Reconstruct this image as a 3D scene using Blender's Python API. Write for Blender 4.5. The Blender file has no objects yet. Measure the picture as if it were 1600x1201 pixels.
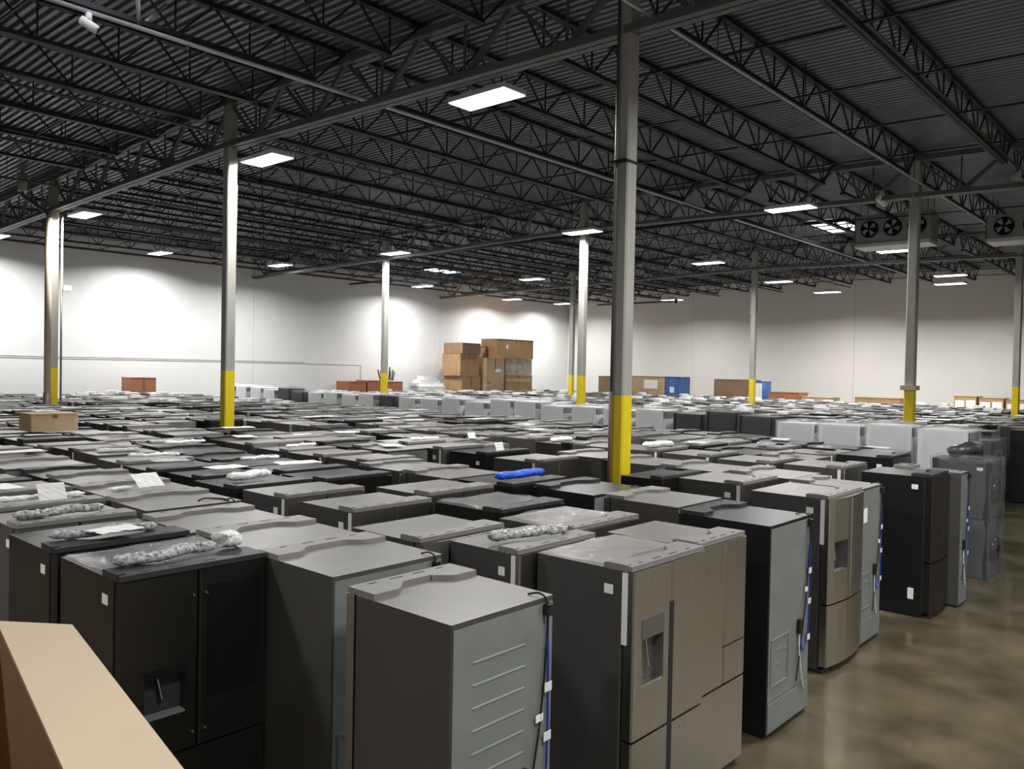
import bpy, bmesh, math, random
from mathutils import Vector, Matrix, noise
random.seed(7)
PI = math.pi
SC = bpy.context.scene
COL = SC.collection

# ------------------------------------------------------------------ camera, world, exposure
CAMP = Vector((-8.4715, -5.7629, 3.0))
YAW, PITCH, ROLL, FPX = 0.8412, -0.0187, 0.0192, 1279.1
cd = bpy.data.cameras.new('camera'); cam = bpy.data.objects.new('camera', cd); COL.objects.link(cam)
cd.sensor_fit = 'HORIZONTAL'; cd.sensor_width = 36.0; cd.lens = 36.0 * FPX / 1600.0
cd.clip_start = 0.05; cd.clip_end = 200
fwd = Vector((math.cos(PITCH)*math.sin(YAW), math.cos(PITCH)*math.cos(YAW), math.sin(PITCH)))
rt0 = Vector((math.cos(YAW), -math.sin(YAW), 0)); up0 = rt0.cross(fwd)
rt = rt0*math.cos(ROLL) + up0*math.sin(ROLL); up = -rt0*math.sin(ROLL) + up0*math.cos(ROLL)
m = Matrix((rt, up, -fwd)).transposed().to_4x4(); m.translation = CAMP
cam.matrix_world = m
SC.camera = cam
def in_view(x, y, z=1.78, pad=0.06):
    d = Vector((x, y, z)) - CAMP; w = d.dot(fwd)
    if w < 0.3: return False, w
    u = FPX*d.dot(rt)/w/800
    return (-1-pad-0.9/w < u < 1+pad+0.9/w), w

wd = bpy.data.worlds.new('world'); SC.world = wd; wd.use_nodes = True
wd.node_tree.nodes['Background'].inputs[0].default_value = (0.05, 0.05, 0.055, 1)
wd.node_tree.nodes['Background'].inputs[1].default_value = 0.1
LAMP_WATTS = 345.0; LAMP_SPREAD = math.radians(160)
SC.view_settings.view_transform = 'Standard'; SC.view_settings.look = 'None'
SC.view_settings.exposure = 0.0; SC.view_settings.gamma = 1.0
SC.view_settings.use_curve_mapping = False

BA, BB = 9.5, 11.80223          # column spacing along Y and X
XW, YW = 3*BB, 3*BA             # far walls
XN, YN = -14.0, -14.0           # walls behind the camera
def roof_dz(y): return -0.020*abs(y-BA)

# ------------------------------------------------------------------ materials
MATS = {}
def mat(name, col, rough=0.5, metal=0.0, var=0.0, vscale=6.0, bump=0.0, bscale=40.0, stretch=(1,1,1), spec=0.5, coat=0.0, col2=None):
    if name in MATS: return MATS[name]
    M = bpy.data.materials.new(name); M.use_nodes = True; MATS[name] = M
    nt = M.node_tree; b = nt.nodes['Principled BSDF']
    b.inputs['Base Color'].default_value = (*col, 1); b.inputs['Roughness'].default_value = rough
    b.inputs['Metallic'].default_value = metal; b.inputs['Specular IOR Level'].default_value = spec
    b.inputs['Coat Weight'].default_value = coat
    tc = nt.nodes.new('ShaderNodeTexCoord'); mp = nt.nodes.new('ShaderNodeMapping'); mp.inputs['Scale'].default_value = stretch
    nt.links.new(tc.outputs['Object'], mp.inputs['Vector'])
    if var > 0 or col2:
        n = nt.nodes.new('ShaderNodeTexNoise'); n.inputs['Scale'].default_value = vscale; n.inputs['Detail'].default_value = 6
        nt.links.new(mp.outputs[0], n.inputs['Vector'])
        r = nt.nodes.new('ShaderNodeMixRGB'); r.inputs[1].default_value = (*[c*(1-var) for c in col], 1)
        r.inputs[2].default_value = (*(col2 if col2 else [min(1, c*(1+var)) for c in col]), 1)
        rp = nt.nodes.new('ShaderNodeValToRGB'); rp.color_ramp.elements[0].position = 0.32; rp.color_ramp.elements[1].position = 0.68
        nt.links.new(n.outputs['Fac'], rp.inputs[0]); nt.links.new(rp.outputs[0], r.inputs[0]); nt.links.new(r.outputs[0], b.inputs['Base Color'])
    if bump > 0:
        n2 = nt.nodes.new('ShaderNodeTexNoise'); n2.inputs['Scale'].default_value = bscale; n2.inputs['Detail'].default_value = 3
        nt.links.new(mp.outputs[0], n2.inputs['Vector'])
        bp = nt.nodes.new('ShaderNodeBump'); bp.inputs['Strength'].default_value = bump; bp.inputs['Distance'].default_value = 0.01
        nt.links.new(n2.outputs['Fac'], bp.inputs['Height']); nt.links.new(bp.outputs[0], b.inputs['Normal'])
    return M
def emis(name, col, s):
    M = bpy.data.materials.new(name); M.use_nodes = True; nt = M.node_tree; nt.nodes.clear()
    e = nt.nodes.new('ShaderNodeEmission'); e.inputs[0].default_value = (*col, 1); e.inputs[1].default_value = s
    o = nt.nodes.new('ShaderNodeOutputMaterial'); nt.links.new(e.outputs[0], o.inputs[0]); MATS[name] = M; return M
def film(name, tint, clear, rough=0.12, bump=0.5, bscale=9):
    M = bpy.data.materials.new(name); M.use_nodes = True; nt = M.node_tree; nt.nodes.clear(); MATS[name] = M
    t = nt.nodes.new('ShaderNodeBsdfTransparent'); p = nt.nodes.new('ShaderNodeBsdfPrincipled'); x = nt.nodes.new('ShaderNodeMixShader')
    p.inputs['Base Color'].default_value = (*tint, 1); p.inputs['Roughness'].default_value = rough; p.inputs['Specular IOR Level'].default_value = 0.8
    n = nt.nodes.new('ShaderNodeTexNoise'); n.inputs['Scale'].default_value = bscale; n.inputs['Detail'].default_value = 4; n.inputs['Distortion'].default_value = 1.5
    bp = nt.nodes.new('ShaderNodeBump'); bp.inputs['Strength'].default_value = bump; bp.inputs['Distance'].default_value = 0.03
    nt.links.new(n.outputs['Fac'], bp.inputs['Height']); nt.links.new(bp.outputs[0], p.inputs['Normal'])
    x.inputs[0].default_value = 1-clear
    nt.links.new(t.outputs[0], x.inputs[1]); nt.links.new(p.outputs[0], x.inputs[2])
    o = nt.nodes.new('ShaderNodeOutputMaterial'); nt.links.new(x.outputs[0], o.inputs[0]); return M

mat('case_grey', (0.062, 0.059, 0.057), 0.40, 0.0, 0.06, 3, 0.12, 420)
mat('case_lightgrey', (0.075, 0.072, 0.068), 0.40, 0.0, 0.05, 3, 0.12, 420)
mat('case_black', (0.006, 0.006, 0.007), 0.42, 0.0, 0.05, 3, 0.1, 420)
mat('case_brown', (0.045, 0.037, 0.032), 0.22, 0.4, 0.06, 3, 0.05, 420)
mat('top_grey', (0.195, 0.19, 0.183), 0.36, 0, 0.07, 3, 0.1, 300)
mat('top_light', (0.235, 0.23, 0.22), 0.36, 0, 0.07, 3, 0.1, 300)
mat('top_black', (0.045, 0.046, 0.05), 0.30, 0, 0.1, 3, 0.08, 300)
mat('stainless', (0.56, 0.54, 0.50), 0.28, 1.0, 0.07, 3, 0.05, 60, (60, 60, 0.6))
mat('stainless_warm', (0.53, 0.505, 0.455), 0.29, 1.0, 0.08, 3, 0.05, 60, (60, 60, 0.6))
mat('slate', (0.22, 0.215, 0.205), 0.40, 0.75, 0.06, 3, 0.04, 60, (60, 60, 0.6))
mat('black_stainless', (0.060, 0.056, 0.052), 0.30, 0.85, 0.08, 3, 0.04, 60, (60, 60, 0.6))
mat('gloss_black', (0.008, 0.008, 0.009), 0.12, 0.0)
mat('galvanised', (0.25, 0.275, 0.27), 0.48, 0.35, 0.07, 5, 0.06, 30)
mat('plastic_dark', (0.03, 0.03, 0.032), 0.5)
mat('plastic_grey', (0.20, 0.195, 0.187), 0.5)
mat('plastic_cover_light', (0.25, 0.243, 0.23), 0.5)
mat('gasket', (0.015, 0.015, 0.015), 0.7)
mat('white_tape', (0.80, 0.80, 0.78), 0.6)
mat('paper', (0.86, 0.86, 0.85), 0.6, 0, 0.03, 12)
mat('chrome', (0.75, 0.75, 0.75), 0.2, 1.0)
mat('cord_black', (0.01, 0.01, 0.01), 0.5)
mat('hose_blue', (0.02, 0.05, 0.42), 0.4)
mat('hose_white', (0.75, 0.76, 0.78), 0.4)
mat('yellow', (0.78, 0.60, 0.012), 0.42, 0, 0.06, 4)
mat('column_paint', (0.36, 0.36, 0.325), 0.45, 0, 0.10, 5, 0.05, 12, (1, 1, 0.25))
mat('column_tan', (0.55, 0.46, 0.33), 0.55, 0, 0.08, 4)
mat('rust_brown', (0.07, 0.03, 0.022), 0.6)
mat('joist_steel', (0.017, 0.018, 0.021), 0.55, 0.2, 0.15, 3)
mat('girder_steel', (0.125, 0.125, 0.127), 0.5, 0.2, 0.12, 2)
mat('deck', (0.185, 0.20, 0.22), 0.42, 0.55, 0.12, 1.2)
mat('pipe_steel', (0.13, 0.125, 0.125), 0.45, 0.4, 0.1, 3)
mat('pipe_light', (0.55, 0.55, 0.60), 0.4, 0.3, 0.05, 3)
mat('wall_white', (0.735, 0.745, 0.75), 0.6, 0, 0.02, 0.7, 0.05, 30)
mat('wall_warm', (0.72, 0.705, 0.675), 0.6, 0, 0.02, 0.7, 0.05, 30)
mat('seam', (0.33, 0.33, 0.33), 0.8)
mat('concrete', (0.082, 0.069, 0.041), 0.28, 0.0, 0.35, 1.6, 0.03, 8, (1, 1, 1), 0.5, 0.25, (0.130, 0.110, 0.068))
mat('cardboard', (0.50, 0.40, 0.285), 0.75, 0, 0.04, 4, 0.02, 40)
mat('cardboard_shaded', (0.30, 0.17, 0.09), 0.85, 0, 0.06, 3)  # darker cardboard for inner faces, shade inside the carton put into the colour
mat('carton', (0.40, 0.25, 0.125), 0.75, 0, 0.10, 2)
mat('carton_light', (0.50, 0.36, 0.22), 0.75, 0, 0.12, 2)
mat('carton_red', (0.36, 0.15, 0.075), 0.7, 0, 0.12, 2)
mat('carton_dark', (0.28, 0.18, 0.11), 0.75, 0, 0.12, 2)
mat('carton_wrapped', (0.40, 0.36, 0.31), 0.35, 0, 0.3, 3, 0.4, 6)
mat('carton_tape', (0.18, 0.10, 0.05), 0.4)
mat('print_blue', (0.05, 0.13, 0.38), 0.5, 0, 0.3, 4)
mat('blue_wrap', (0.01, 0.09, 0.62), 0.35, 0, 0.35, 25, 0.9, 45)
mat('bubble', (0.10, 0.10, 0.10), 0.18, 0, 0.3, 34, 1.0, 70, (1, 1, 1), 0.7, 0, (0.60, 0.61, 0.62))
mat('bubble_white', (0.85, 0.86, 0.87), 0.25, 0, 0.2, 22, 1.0, 50)
mat('washer_white', (0.78, 0.80, 0.82), 0.35, 0, 0.04, 3)
mat('washer_black', (0.025, 0.026, 0.03), 0.35, 0, 0.1, 3)
mat('washer_graphite', (0.07, 0.073, 0.073), 0.33, 0.3, 0.06, 3)
mat('fan_housing', (0.33, 0.33, 0.325), 0.5, 0.3, 0.08, 3)
mat('fan_pan', (0.62, 0.62, 0.60), 0.45, 0.2, 0.05, 3)
mat('housing', (0.55, 0.55, 0.55), 0.5)
mat('wood_dark', (0.05, 0.035, 0.025), 0.7)
mat('dust', (0.30, 0.27, 0.22), 0.8)
emis('led', (1.0, 0.985, 0.96), 6.0)
emis('skylight_glow', (0.90, 0.95, 1.0), 4.0)
film('wrap_clear', (0.30, 0.32, 0.34), 0.80)
film('wrap_clear_white', (0.85, 0.87, 0.88), 0.75)
film('film_top', (0.50, 0.50, 0.50), 0.60, 0.07, 0.35, 5)

# ------------------------------------------------------------------ mesh helpers
class MB:
    def __init__(s): s.v = []; s.f = []; s.m = []; s.sm = []
    def quad(s, idx, mi=0, smooth=False): s.f.append(idx); s.m.append(mi); s.sm.append(smooth)
    def box(s, x0, x1, y0, y1, z0, z1, mi=0, mf=None):
        n = len(s.v); s.v += [(x, y, z) for z in (z0, z1) for y in (y0, y1) for x in (x0, x1)]
        F = dict(b=(0, 2, 3, 1), t=(4, 5, 7, 6), f=(0, 1, 5, 4), k=(2, 6, 7, 3), l=(0, 4, 6, 2), r=(1, 3, 7, 5))
        for k, f in F.items(): s.quad([n+i for i in f], (mf or {}).get(k, mi))
        return s
    def cbox(s, x0, x1, y0, y1, z0, z1, c=0.01, mi=0):
        p = [(x0+c, y0), (x1-c, y0), (x1, y0+c), (x1, y1-c), (x1-c, y1), (x0+c, y1), (x0, y1-c), (x0, y0+c)]
        return s.prism(p, z0, z1, mi)
    def prism(s, p, z0, z1, mi=0):
        n = len(s.v); k = len(p)
        s.v += [(x, y, z0) for x, y in p] + [(x, y, z1) for x, y in p]
        for i in range(k): s.quad([n+i, n+(i+1) % k, n+k+(i+1) % k, n+k+i], mi)
        s.quad([n+k+i for i in range(k)], mi); s.quad([n+k-1-i for i in range(k)], mi); return s
    def bar(s, a, b, w, h=None, mi=0):
        a = Vector(a); b = Vector(b); d = (b-a).normalized(); h = h or w
        r = d.cross(Vector((0, 0, 1))); r = Vector((1, 0, 0)) if r.length < 1e-4 else r.normalized(); u = r.cross(d)
        n = len(s.v)
        for p in (a, b):
            for i, j in ((-1, -1), (1, -1), (1, 1), (-1, 1)): s.v.append(tuple(p + r*(i*w/2) + u*(j*h/2)))
        for i in range(4): s.quad([n+i, n+(i+1) % 4, n+4+(i+1) % 4, n+4+i], mi)
        s.quad([n+3, n+2, n+1, n], mi); s.quad([n+4, n+5, n+6, n+7], mi); return s
    def tube(s, pts, rad, k=8, mi=0, closed=True):
        pts = [Vector(p) for p in pts]; n = len(s.v); L = len(pts); ref = Vector((0, 0, 1))
        for i, p in enumerate(pts):
            d = (pts[min(i+1, L-1)] - pts[max(i-1, 0)]).normalized()
            r = d.cross(ref)
            if r.length < 0.05: r = d.cross(Vector((0, 1, 0)))
            r.normalize(); u = r.cross(d); R = rad[i] if isinstance(rad, (list, tuple)) else rad
            for j in range(k):
                a = 2*PI*j/k; s.v.append(tuple(p + (r*math.cos(a) + u*math.sin(a))*R))
        for i in range(L-1):
            for j in range(k): s.quad([n+i*k+j, n+i*k+(j+1) % k, n+(i+1)*k+(j+1) % k, n+(i+1)*k+j], mi, True)
        s.quad([n+j for j in range(k)][::-1], mi); s.quad([n+(L-1)*k+j for j in range(k)], mi); return s
    def disc(s, c, ax, r0, r1, h, k=20, mi=0):
        """short drum along ax from c, radius r0 -> r1 over length h"""
        c = Vector(c); ax = Vector(ax).normalized(); return s.tube([c, c+ax*h*0.5, c+ax*h], [r0, (r0+r1)/2, r1], k, mi)
    def mesh(s, name, mats):
        me = bpy.data.meshes.new(name); me.from_pydata(s.v, [], s.f)
        for x in mats: me.materials.append(MATS[x])
        me.polygons.foreach_set('material_index', s.m); me.polygons.foreach_set('use_smooth', s.sm)
        me.update(); bm = bmesh.new(); bm.from_mesh(me); bmesh.ops.recalc_face_normals(bm, faces=bm.faces); bm.to_mesh(me); bm.free()
        return me
def link(name, me, parent=None, loc=None, rz=0):
    o = bpy.data.objects.new(name, me); COL.objects.link(o)
    if parent: o.parent = parent
    if loc is not None: o.location = loc
    if rz: o.rotation_euler.z = rz
    return o
def tag(o, label=None, cat=None, group=None, kind=None):
    if label: o['label'] = label
    if cat: o['category'] = cat
    if group: o['group'] = group
    if kind: o['kind'] = kind
    return o
def spline(P, n=6):
    P = [Vector(p) for p in P]; out = []
    for i in range(len(P)-1):
        a, b, c, d = P[max(i-1, 0)], P[i], P[i+1], P[min(i+2, len(P)-1)]
        for k in range(n):
            t = k/n; out.append(0.5*((2*b)+(c-a)*t+(2*a-5*b+4*c-d)*t*t+(3*b-a-3*c+d)*t**3))
    return out+[P[-1]]

# ================================================================== the building
fl = link('floor', MB().box(XN-0.3, XW+0.3, YN-0.3, YW+0.3, -0.3, 0).mesh('floor', ['concrete']))
tag(fl, 'polished brown concrete warehouse floor', kind='structure')
WH = 9.2
def wall(name, label, material, x0, x1, y0, y1, axis, cuts, face):
    o = link(name, MB().box(x0, x1, y0, y1, 0, WH).mesh(name, ['seam']))
    tag(o, label, kind='structure')
    for a, b in zip(cuts[:-1], cuts[1:]):
        if axis == 'x': me = MB().box(a+0.008, b-0.008, face-0.012, face, 0.0, WH)
        else: me = MB().box(face-0.012, face, a+0.008, b-0.008, 0.0, WH)
        link('wall_panel', me.mesh('wall_panel', [material]), o)
wall('wall_left', 'tall white concrete panel wall lit by scalloped pools of lamplight', 'wall_white', XN, XW, YW, YW+0.25, 'x', [XN, 0, BB, 2*BB, XW], YW)
wall('wall_right', 'long off-white concrete panel wall behind the far cartons', 'wall_warm', XW, XW+0.25, YN, YW, 'y', [YN, -BA, 0, BA, 2*BA, YW], XW)
for nm, b in (('wall_near', (XN, XW, YN-0.25, YN)), ('wall_side', (XN-0.25, XN, YN, YW))):
    tag(link(nm, MB().box(*b, 0, WH).mesh(nm, ['wall_warm'])), 'plain off-white warehouse wall outside the view', kind='structure')

# ---- roof deck: trapezoid ribs running along Y, two gentle slopes meeting over the middle column line
DECK_Z = 8.36
mb = MB(); P = 0.152; nx = int((XW-XN)/P); ys = [YN, BA, YW]
prof = []
for i in range(nx):
    x = XN + i*P
    prof += [(x, 0.0), (x+0.066, 0.0), (x+0.082, 0.052), (x+0.136, 0.052)]
prof.append((XN+nx*P, 0.0))
# skylight openings are covered by panels hung just under the deck frame
for y in ys:
    for x, z in prof: mb.v.append((x, y, DECK_Z+z+roof_dz(y)))
k = len(prof)
for r in range(2):
    for i in range(k-1): mb.quad([r*k+i, r*k+i+1, (r+1)*k+i+1, (r+1)*k+i])
ceiling = link('ceiling', mb.mesh('ceiling', ['deck']))
tag(ceiling, 'dark corrugated steel roof deck on open web joists', kind='structure')
# roof slab above deck so no light leaks
link('roof_board', MB().box(XN, XW, YN, YW, DECK_Z+0.12, DECK_Z+0.2).mesh('roof_board', ['joist_steel']), ceiling)

# ---- joists (along X, one bay long)
def joist_mesh():
    b = MB(); L = BB-0.12; zt = -0.03; zb = -0.62; n = 10; p = L/n
    for s in (-0.035, 0.035):
        b.bar((0.06, s, zt), (BB-0.06, s, zt), 0.06, 0.08); b.bar((0.06+p*0.5, s, zb), (BB-0.06-p*0.5, s, zb), 0.055, 0.065)
    for i in range(n):
        x = 0.06+i*p
        b.bar((x, 0, zt), (x+p/2, 0, zb), 0.028); b.bar((x+p/2, 0, zb), (x+p, 0, zt), 0.028); b.bar((x+p/2, 0, zb), (x+p/2, 0, zt), 0.022)
    return b.mesh('roof_joist', ['joist_steel'])
jm = joist_mesh(); JP = BA/5
jl = []
y = BA
while y > -9: y -= JP
y += JP
while y < YW-0.2: jl.append(y); y += JP
for y in jl:
    for bx in range(-1, 3):
        if bx == -1 and y > 16: continue
        link('roof_joist', jm, ceiling, (bx*BB, y, DECK_Z+roof_dz(y)))
# ---- girders (along Y, one bay long)
def girder_mesh():
    b = MB(); zt = -0.13; zb = -0.97; n = 5; p = BA/n
    for s in (-0.07, 0.07):
        b.bar((s, 0.02, zt), (s, BA-0.02, zt), 0.11, 0.12); b.bar((s, 0.02, zb), (s, BA-0.02, zb), 0.11, 0.10)
    for i in range(n):
        y0 = i*p
        b.bar((0, y0, zt), (0, y0+p/2, zb), 0.075); b.bar((0, y0+p, zt), (0, y0+p/2, zb), 0.05); b.bar((0, y0+p/2, zb), (0, y0+p/2, zt), 0.035)
    return b.mesh('roof_girder', ['girder_steel'])
gm = girder_mesh()
for gx in range(0, 3):
    for gy in range(-1, 3):
        y0 = gy*BA
        g = link('roof_girder', gm, ceiling, (gx*BB, y0, DECK_Z-0.03+roof_dz(y0)))
        g.rotation_euler.x = math.atan((roof_dz(y0+BA)-roof_dz(y0))/BA)
# ---- bridging bars along Y between joists
for bx in range(-1, 3):
    for q in (0.2, 0.4, 0.6, 0.8):
        x = bx*BB+q*BB
        for zz in (-0.60,):
            for ya, yb in ((-9, BA), (BA, YW-0.05)):
                if bx == -1 and ya > 0: yb = 16
                b = MB().bar((x, ya, DECK_Z+zz+roof_dz(ya)), (x, yb, DECK_Z+zz+roof_dz(yb)), 0.03, 0.03)
                link('bridging_bar', b.mesh('bridging_bar', ['joist_steel']), ceiling)
# ---- skylights
for i, (x0, x1, y0, y1) in enumerate(((19.3, 21.7, 4.3, 5.7), (19.2, 21.6, 24.2, 26.0), (-5.6, -3.4, 4.5, 5.5))):
    z = DECK_Z+roof_dz((y0+y1)/2)-0.02
    o = link('window_%d' % (i+1), MB().box(x0, x1, y0, y1, z-0.03, z-0.02).mesh('skylight', ['skylight_glow'])); tag(o, 'bright daylight skylight panel set in the dark roof', kind='structure')
    fr = MB(); 
    for a in ((x0-.06, x1+.06, y0-.06, y0), (x0-.06, x1+.06, y1, y1+.06), (x0-.06, x0, y0, y1), (x1, x1+.06, y0, y1)): fr.box(*a, z-0.12, z)
    link('window_frame', fr.mesh('window_frame', ['joist_steel']), o)
    for q in (1/3, 2/3):
        xx = x0+(x1-x0)*q; link('mullion', MB().box(xx-.02, xx+.02, y0, y1, z-0.07, z-0.031).mesh('mullion', ['joist_steel']), o)

# ---- columns
CT = {(0, 0): (2.70, 'steel column with yellow painted base beside the blue wrapped bundle'), (0, 1): (2.86, 'steel column with yellow base under the lamp among the dark refrigerators'),
      (0, 2): (2.80, 'steel column with yellow base next to the tan roof drain pipe'), (1, 0): (2.68, 'steel column with bolted collar above its yellow base, in front of the fan coolers'),
      (1, 1): (2.84, 'brightly lit steel column with yellow base behind the white washers'), (1, 2): (2.77, 'slim lit steel column with yellow base by the white wall scallop'),
      (2, 0): (2.72, 'steel column with yellow base beside the labelled cartons at the end wall'), (2, 1): (2.78, 'steel column with yellow base in front of the tall brown carton'),
      (2, 2): (2.77, 'thin far steel column with yellow base just beside the brightly lit column')}
for (jx, iy), (yt, lab) in CT.items():
    x, y = jx*BB, iy*BA; w = 0.105
    r = link('support_column', None, None, (x, y, 0)); tag(r, lab, 'column', 'steel support columns', 'thing')
    top = DECK_Z-0.10+roof_dz(y)
    link('shaft', MB().cbox(-w, w, -w, w, yt, top, 0.02).mesh('shaft', ['column_paint']), r)
    link('yellow_base', MB().cbox(-w-.002, w+.002, -w-.002, w+.002, 0.02, yt, 0.02).mesh('yellow_base', ['yellow']), r)
    link('base_plate', MB().box(-.2, .2, -.2, .2, 0, 0.02).mesh('base_plate', ['column_paint']), r)
    link('cap_plate', MB().box(-.16, .16, -.16, .16, top-0.02, top).mesh('cap_plate', ['girder_steel']), r)
    if (jx, iy) == (0, 0):
        link('conduit', MB().tube([(-w-.035, .05, 0.5), (-w-.035, .05, 2.75)], .022, 8).mesh('conduit', ['rust_brown']), r)
        link('conduit', MB().tube([(-w-.03, .05, 2.75), (-w-.03, .05, 7.9)], .016, 8).mesh('conduit', ['pipe_steel']), r)
        link('clamp', MB().box(-w-.06, w+.02, -w-.012, w+.012, 5.55, 5.58).mesh('clamp', ['joist_steel']), r)
    if (jx, iy) == (1, 0): link('collar', MB().box(-w-.07, w+.05, -w-.06, w+.06, 2.69, 2.80).mesh('collar', ['column_tan']), r)
    if (jx, iy) == (2, 1): link('clamp', MB().box(-w-.03, w+.03, -w-.03, w+.03, 5.5, 5.56).mesh('clamp', ['column_paint']), r)
    if (jx, iy) == (0, 1): link('conduit', MB().tube([(w+.02, -.05, 4.4), (w+.02, -.05, 6.6)], .012, 6).mesh('conduit', ['cord_black']), r)
    if (jx, iy) == (0, 2):
        link('conduit', MB().tube([(w+.06, -w-.03, 0.5), (w+.06, -w-.03, 7.0)], .03, 8).mesh('conduit', ['column_paint']), r)
        link('box', MB().box(w+.08, w+.3, -w-.1, w-.1, 4.95, 5.1).mesh('box', ['white_tape']), r)
# roof drain beside column (0,2)
dr = link('drain_pipe', None, None, (-0.22, 18.75, 0)); tag(dr, 'tan painted roof drain pipe strapped beside a yellow based column', 'pipe')
link('pipe', MB().tube([(0, 0, 2.1), (0, 0, 6.9)], .085, 14).mesh('pipe', ['column_tan']), dr)
link('boot', MB().tube([(0, 0, 0), (0, 0, 2.1)], .10, 14).mesh('boot', ['rust_brown']), dr)
link('elbow', MB().tube(spline([(0, 0, 6.9), (-.05, .05, 7.05), (-.45, .45, 7.45), (-.5, .5, 7.6), (-.5, .5, 8.15)]), .05, 10).mesh('elbow', ['pipe_steel']), dr)
link('hopper', MB().tube([(-.5, .5, 7.6), (-.5, .5, 8.1)], .12, 12).mesh('hopper', ['column_paint']), dr)

# ---- sprinkler pipes along X
PIPES = [(-1.95, 7.60, .035, 'pipe_steel'), (-0.25, 7.33, .018, 'pipe_light'), (5.7, 7.60, .035, 'pipe_light'), (9.75, 7.62, .03, 'pipe_steel'), (13.4, 7.55, .03, 'pipe_steel'),
         (17.2, 7.5, .03, 'pipe_steel'), (21.0, 7.45, .03, 'pipe_steel'), (24.8, 7.4, .03, 'pipe_steel'), (27.9, 7.35, .045, 'rust_brown')]
PLAB = ['grey sprinkler pipe slung below the joist above the open aisle', 'thin pale conduit running from the big yellow based column to the fan coolers', 'pale sprinkler pipe with swivel brace and white camera hung on it',
        'grey sprinkler pipe along the ridge of the roof', 'grey sprinkler pipe one bay past the ridge', 'grey sprinkler pipe just before the third column line', 'grey sprinkler pipe just past the third column line',
        'grey sprinkler pipe near the scalloped white wall', 'dark brown pipe running right against the scalloped white wall']
for (y, z, rr, mt), lab in zip(PIPES, PLAB):
    r = link('sprinkler_pipe', None, None, (0, y, 0)); tag(r, lab, 'pipe', 'pipes under the roof')
    x0 = -11.5 if y < 12 else (-6 if y < 20 else 0)
    link('tube', MB().tube([(x0, 0, z), (XW-.1, 0, z)], rr, 10).mesh('tube', [mt]), r)
    x = x0+1.3
    while x < XW-1:
        link('hanger', MB().tube([(x, 0, z), (x, 0, DECK_Z+roof_dz(y)-.02)], .008, 5).mesh('hanger', ['joist_steel']), r)
        link('sprinkler_head', MB().disc((x+1.4, 0, z-rr*.5), (0, 0, -1), .015, .025, .06, 8).mesh('sprinkler_head', ['pipe_steel']), r)
        x += 3.0
    if y == 5.7:
        for q in ((-3.75, -.45, 8.25), (-3.45, .1, 8.25), (-2.95, .35, 8.2)):
            link('sway_brace', MB().tube([(-3.5, 0, z), q], .022, 6).mesh('sway_brace', ['pipe_light']), r)
wc = link('wall_conduit', None, None, (0, YW-.012, 0)); tag(wc, 'thin grey conduit running along the scalloped white wall', 'conduit')
for z, xe in ((3.17, 14.6), (3.10, 18.0)): link('run', MB().tube([(-3, -.02, z+.03), (3, -.02, z-.01), (6, -.02, z), (xe, -.02, z-.03)], .010, 6).mesh('run', ['housing']), wc)
link('drop', MB().tube([(18.0, -.02, 3.08), (18.0, -.02, 1.6)], .015, 6).mesh('drop', ['housing']), wc)
mainp = link('sprinkler_main', MB().tube([(12.2, -8, 7.24), (12.2, YW-.3, 7.24)], .05, 12).mesh('sprinkler_main', ['joist_steel'])); tag(mainp, 'thick dark sprinkler main running along the girder of the second column line', 'pipe')
for x, ya, yb, z, lab in ((24.4, 22.6, 27.6, 7.25, 'short dark capped pipe arm by the scalloped wall above the carton stack'), (17.0, 25.0, 28.2, 7.15, 'short dark capped pipe arm by the scalloped wall near the slim column'), (30.5, 17.2, 22.5, 6.85, 'dark capped pipe arm near the far wall corner')):
    r = link('pipe_arm', None); tag(r, lab, 'pipe', 'capped pipe arms'); link('hanger', MB().tube([(x, ya+.5, z), (x, ya+.5, DECK_Z+roof_dz(ya)-.02)], .012, 5).mesh('hanger', ['joist_steel']), r); link('arm', MB().tube([(x, ya, z), (x, ya+.02, z), (x, ya+.12, z), (x, ya+.13, z), (x, yb, z)], [.0001, .12, .12, .05, .05], 10).mesh('arm', ['rust_brown']), r)

def seccam(loc, lab, s=1.0):
    r = link('security_camera', None, None, loc); tag(r, lab, 'camera', 'white ceiling cameras'); r.scale = (s, s, s)
    link('mount', MB().tube([(0, 0, .22), (0, 0, .05)], .06, 10).mesh('mount', ['white_tape']), r)
    link('body', MB().tube([(-.13, .05, .08), (-.12, .045, .075), (.12, -.05, -.06), (.14, -.06, -.07)], [.05, .085, .085, .07], 12).mesh('body', ['white_tape']), r)
    link('lens', MB().tube([(.14, -.06, -.07), (.155, -.067, -.078)], [.05, .045], 12).mesh('lens', ['gloss_black']), r)
seccam((-4.15, 5.7, 7.42), 'white bullet camera clamped on the pale sprinkler pipe', .72)
seccam((11.8, .75, 7.15), 'white camera hung just before the column with the collar')
seccam((12.3, -1.95, 7.34), 'white camera hung on the pipe past the column with the collar')

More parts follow.
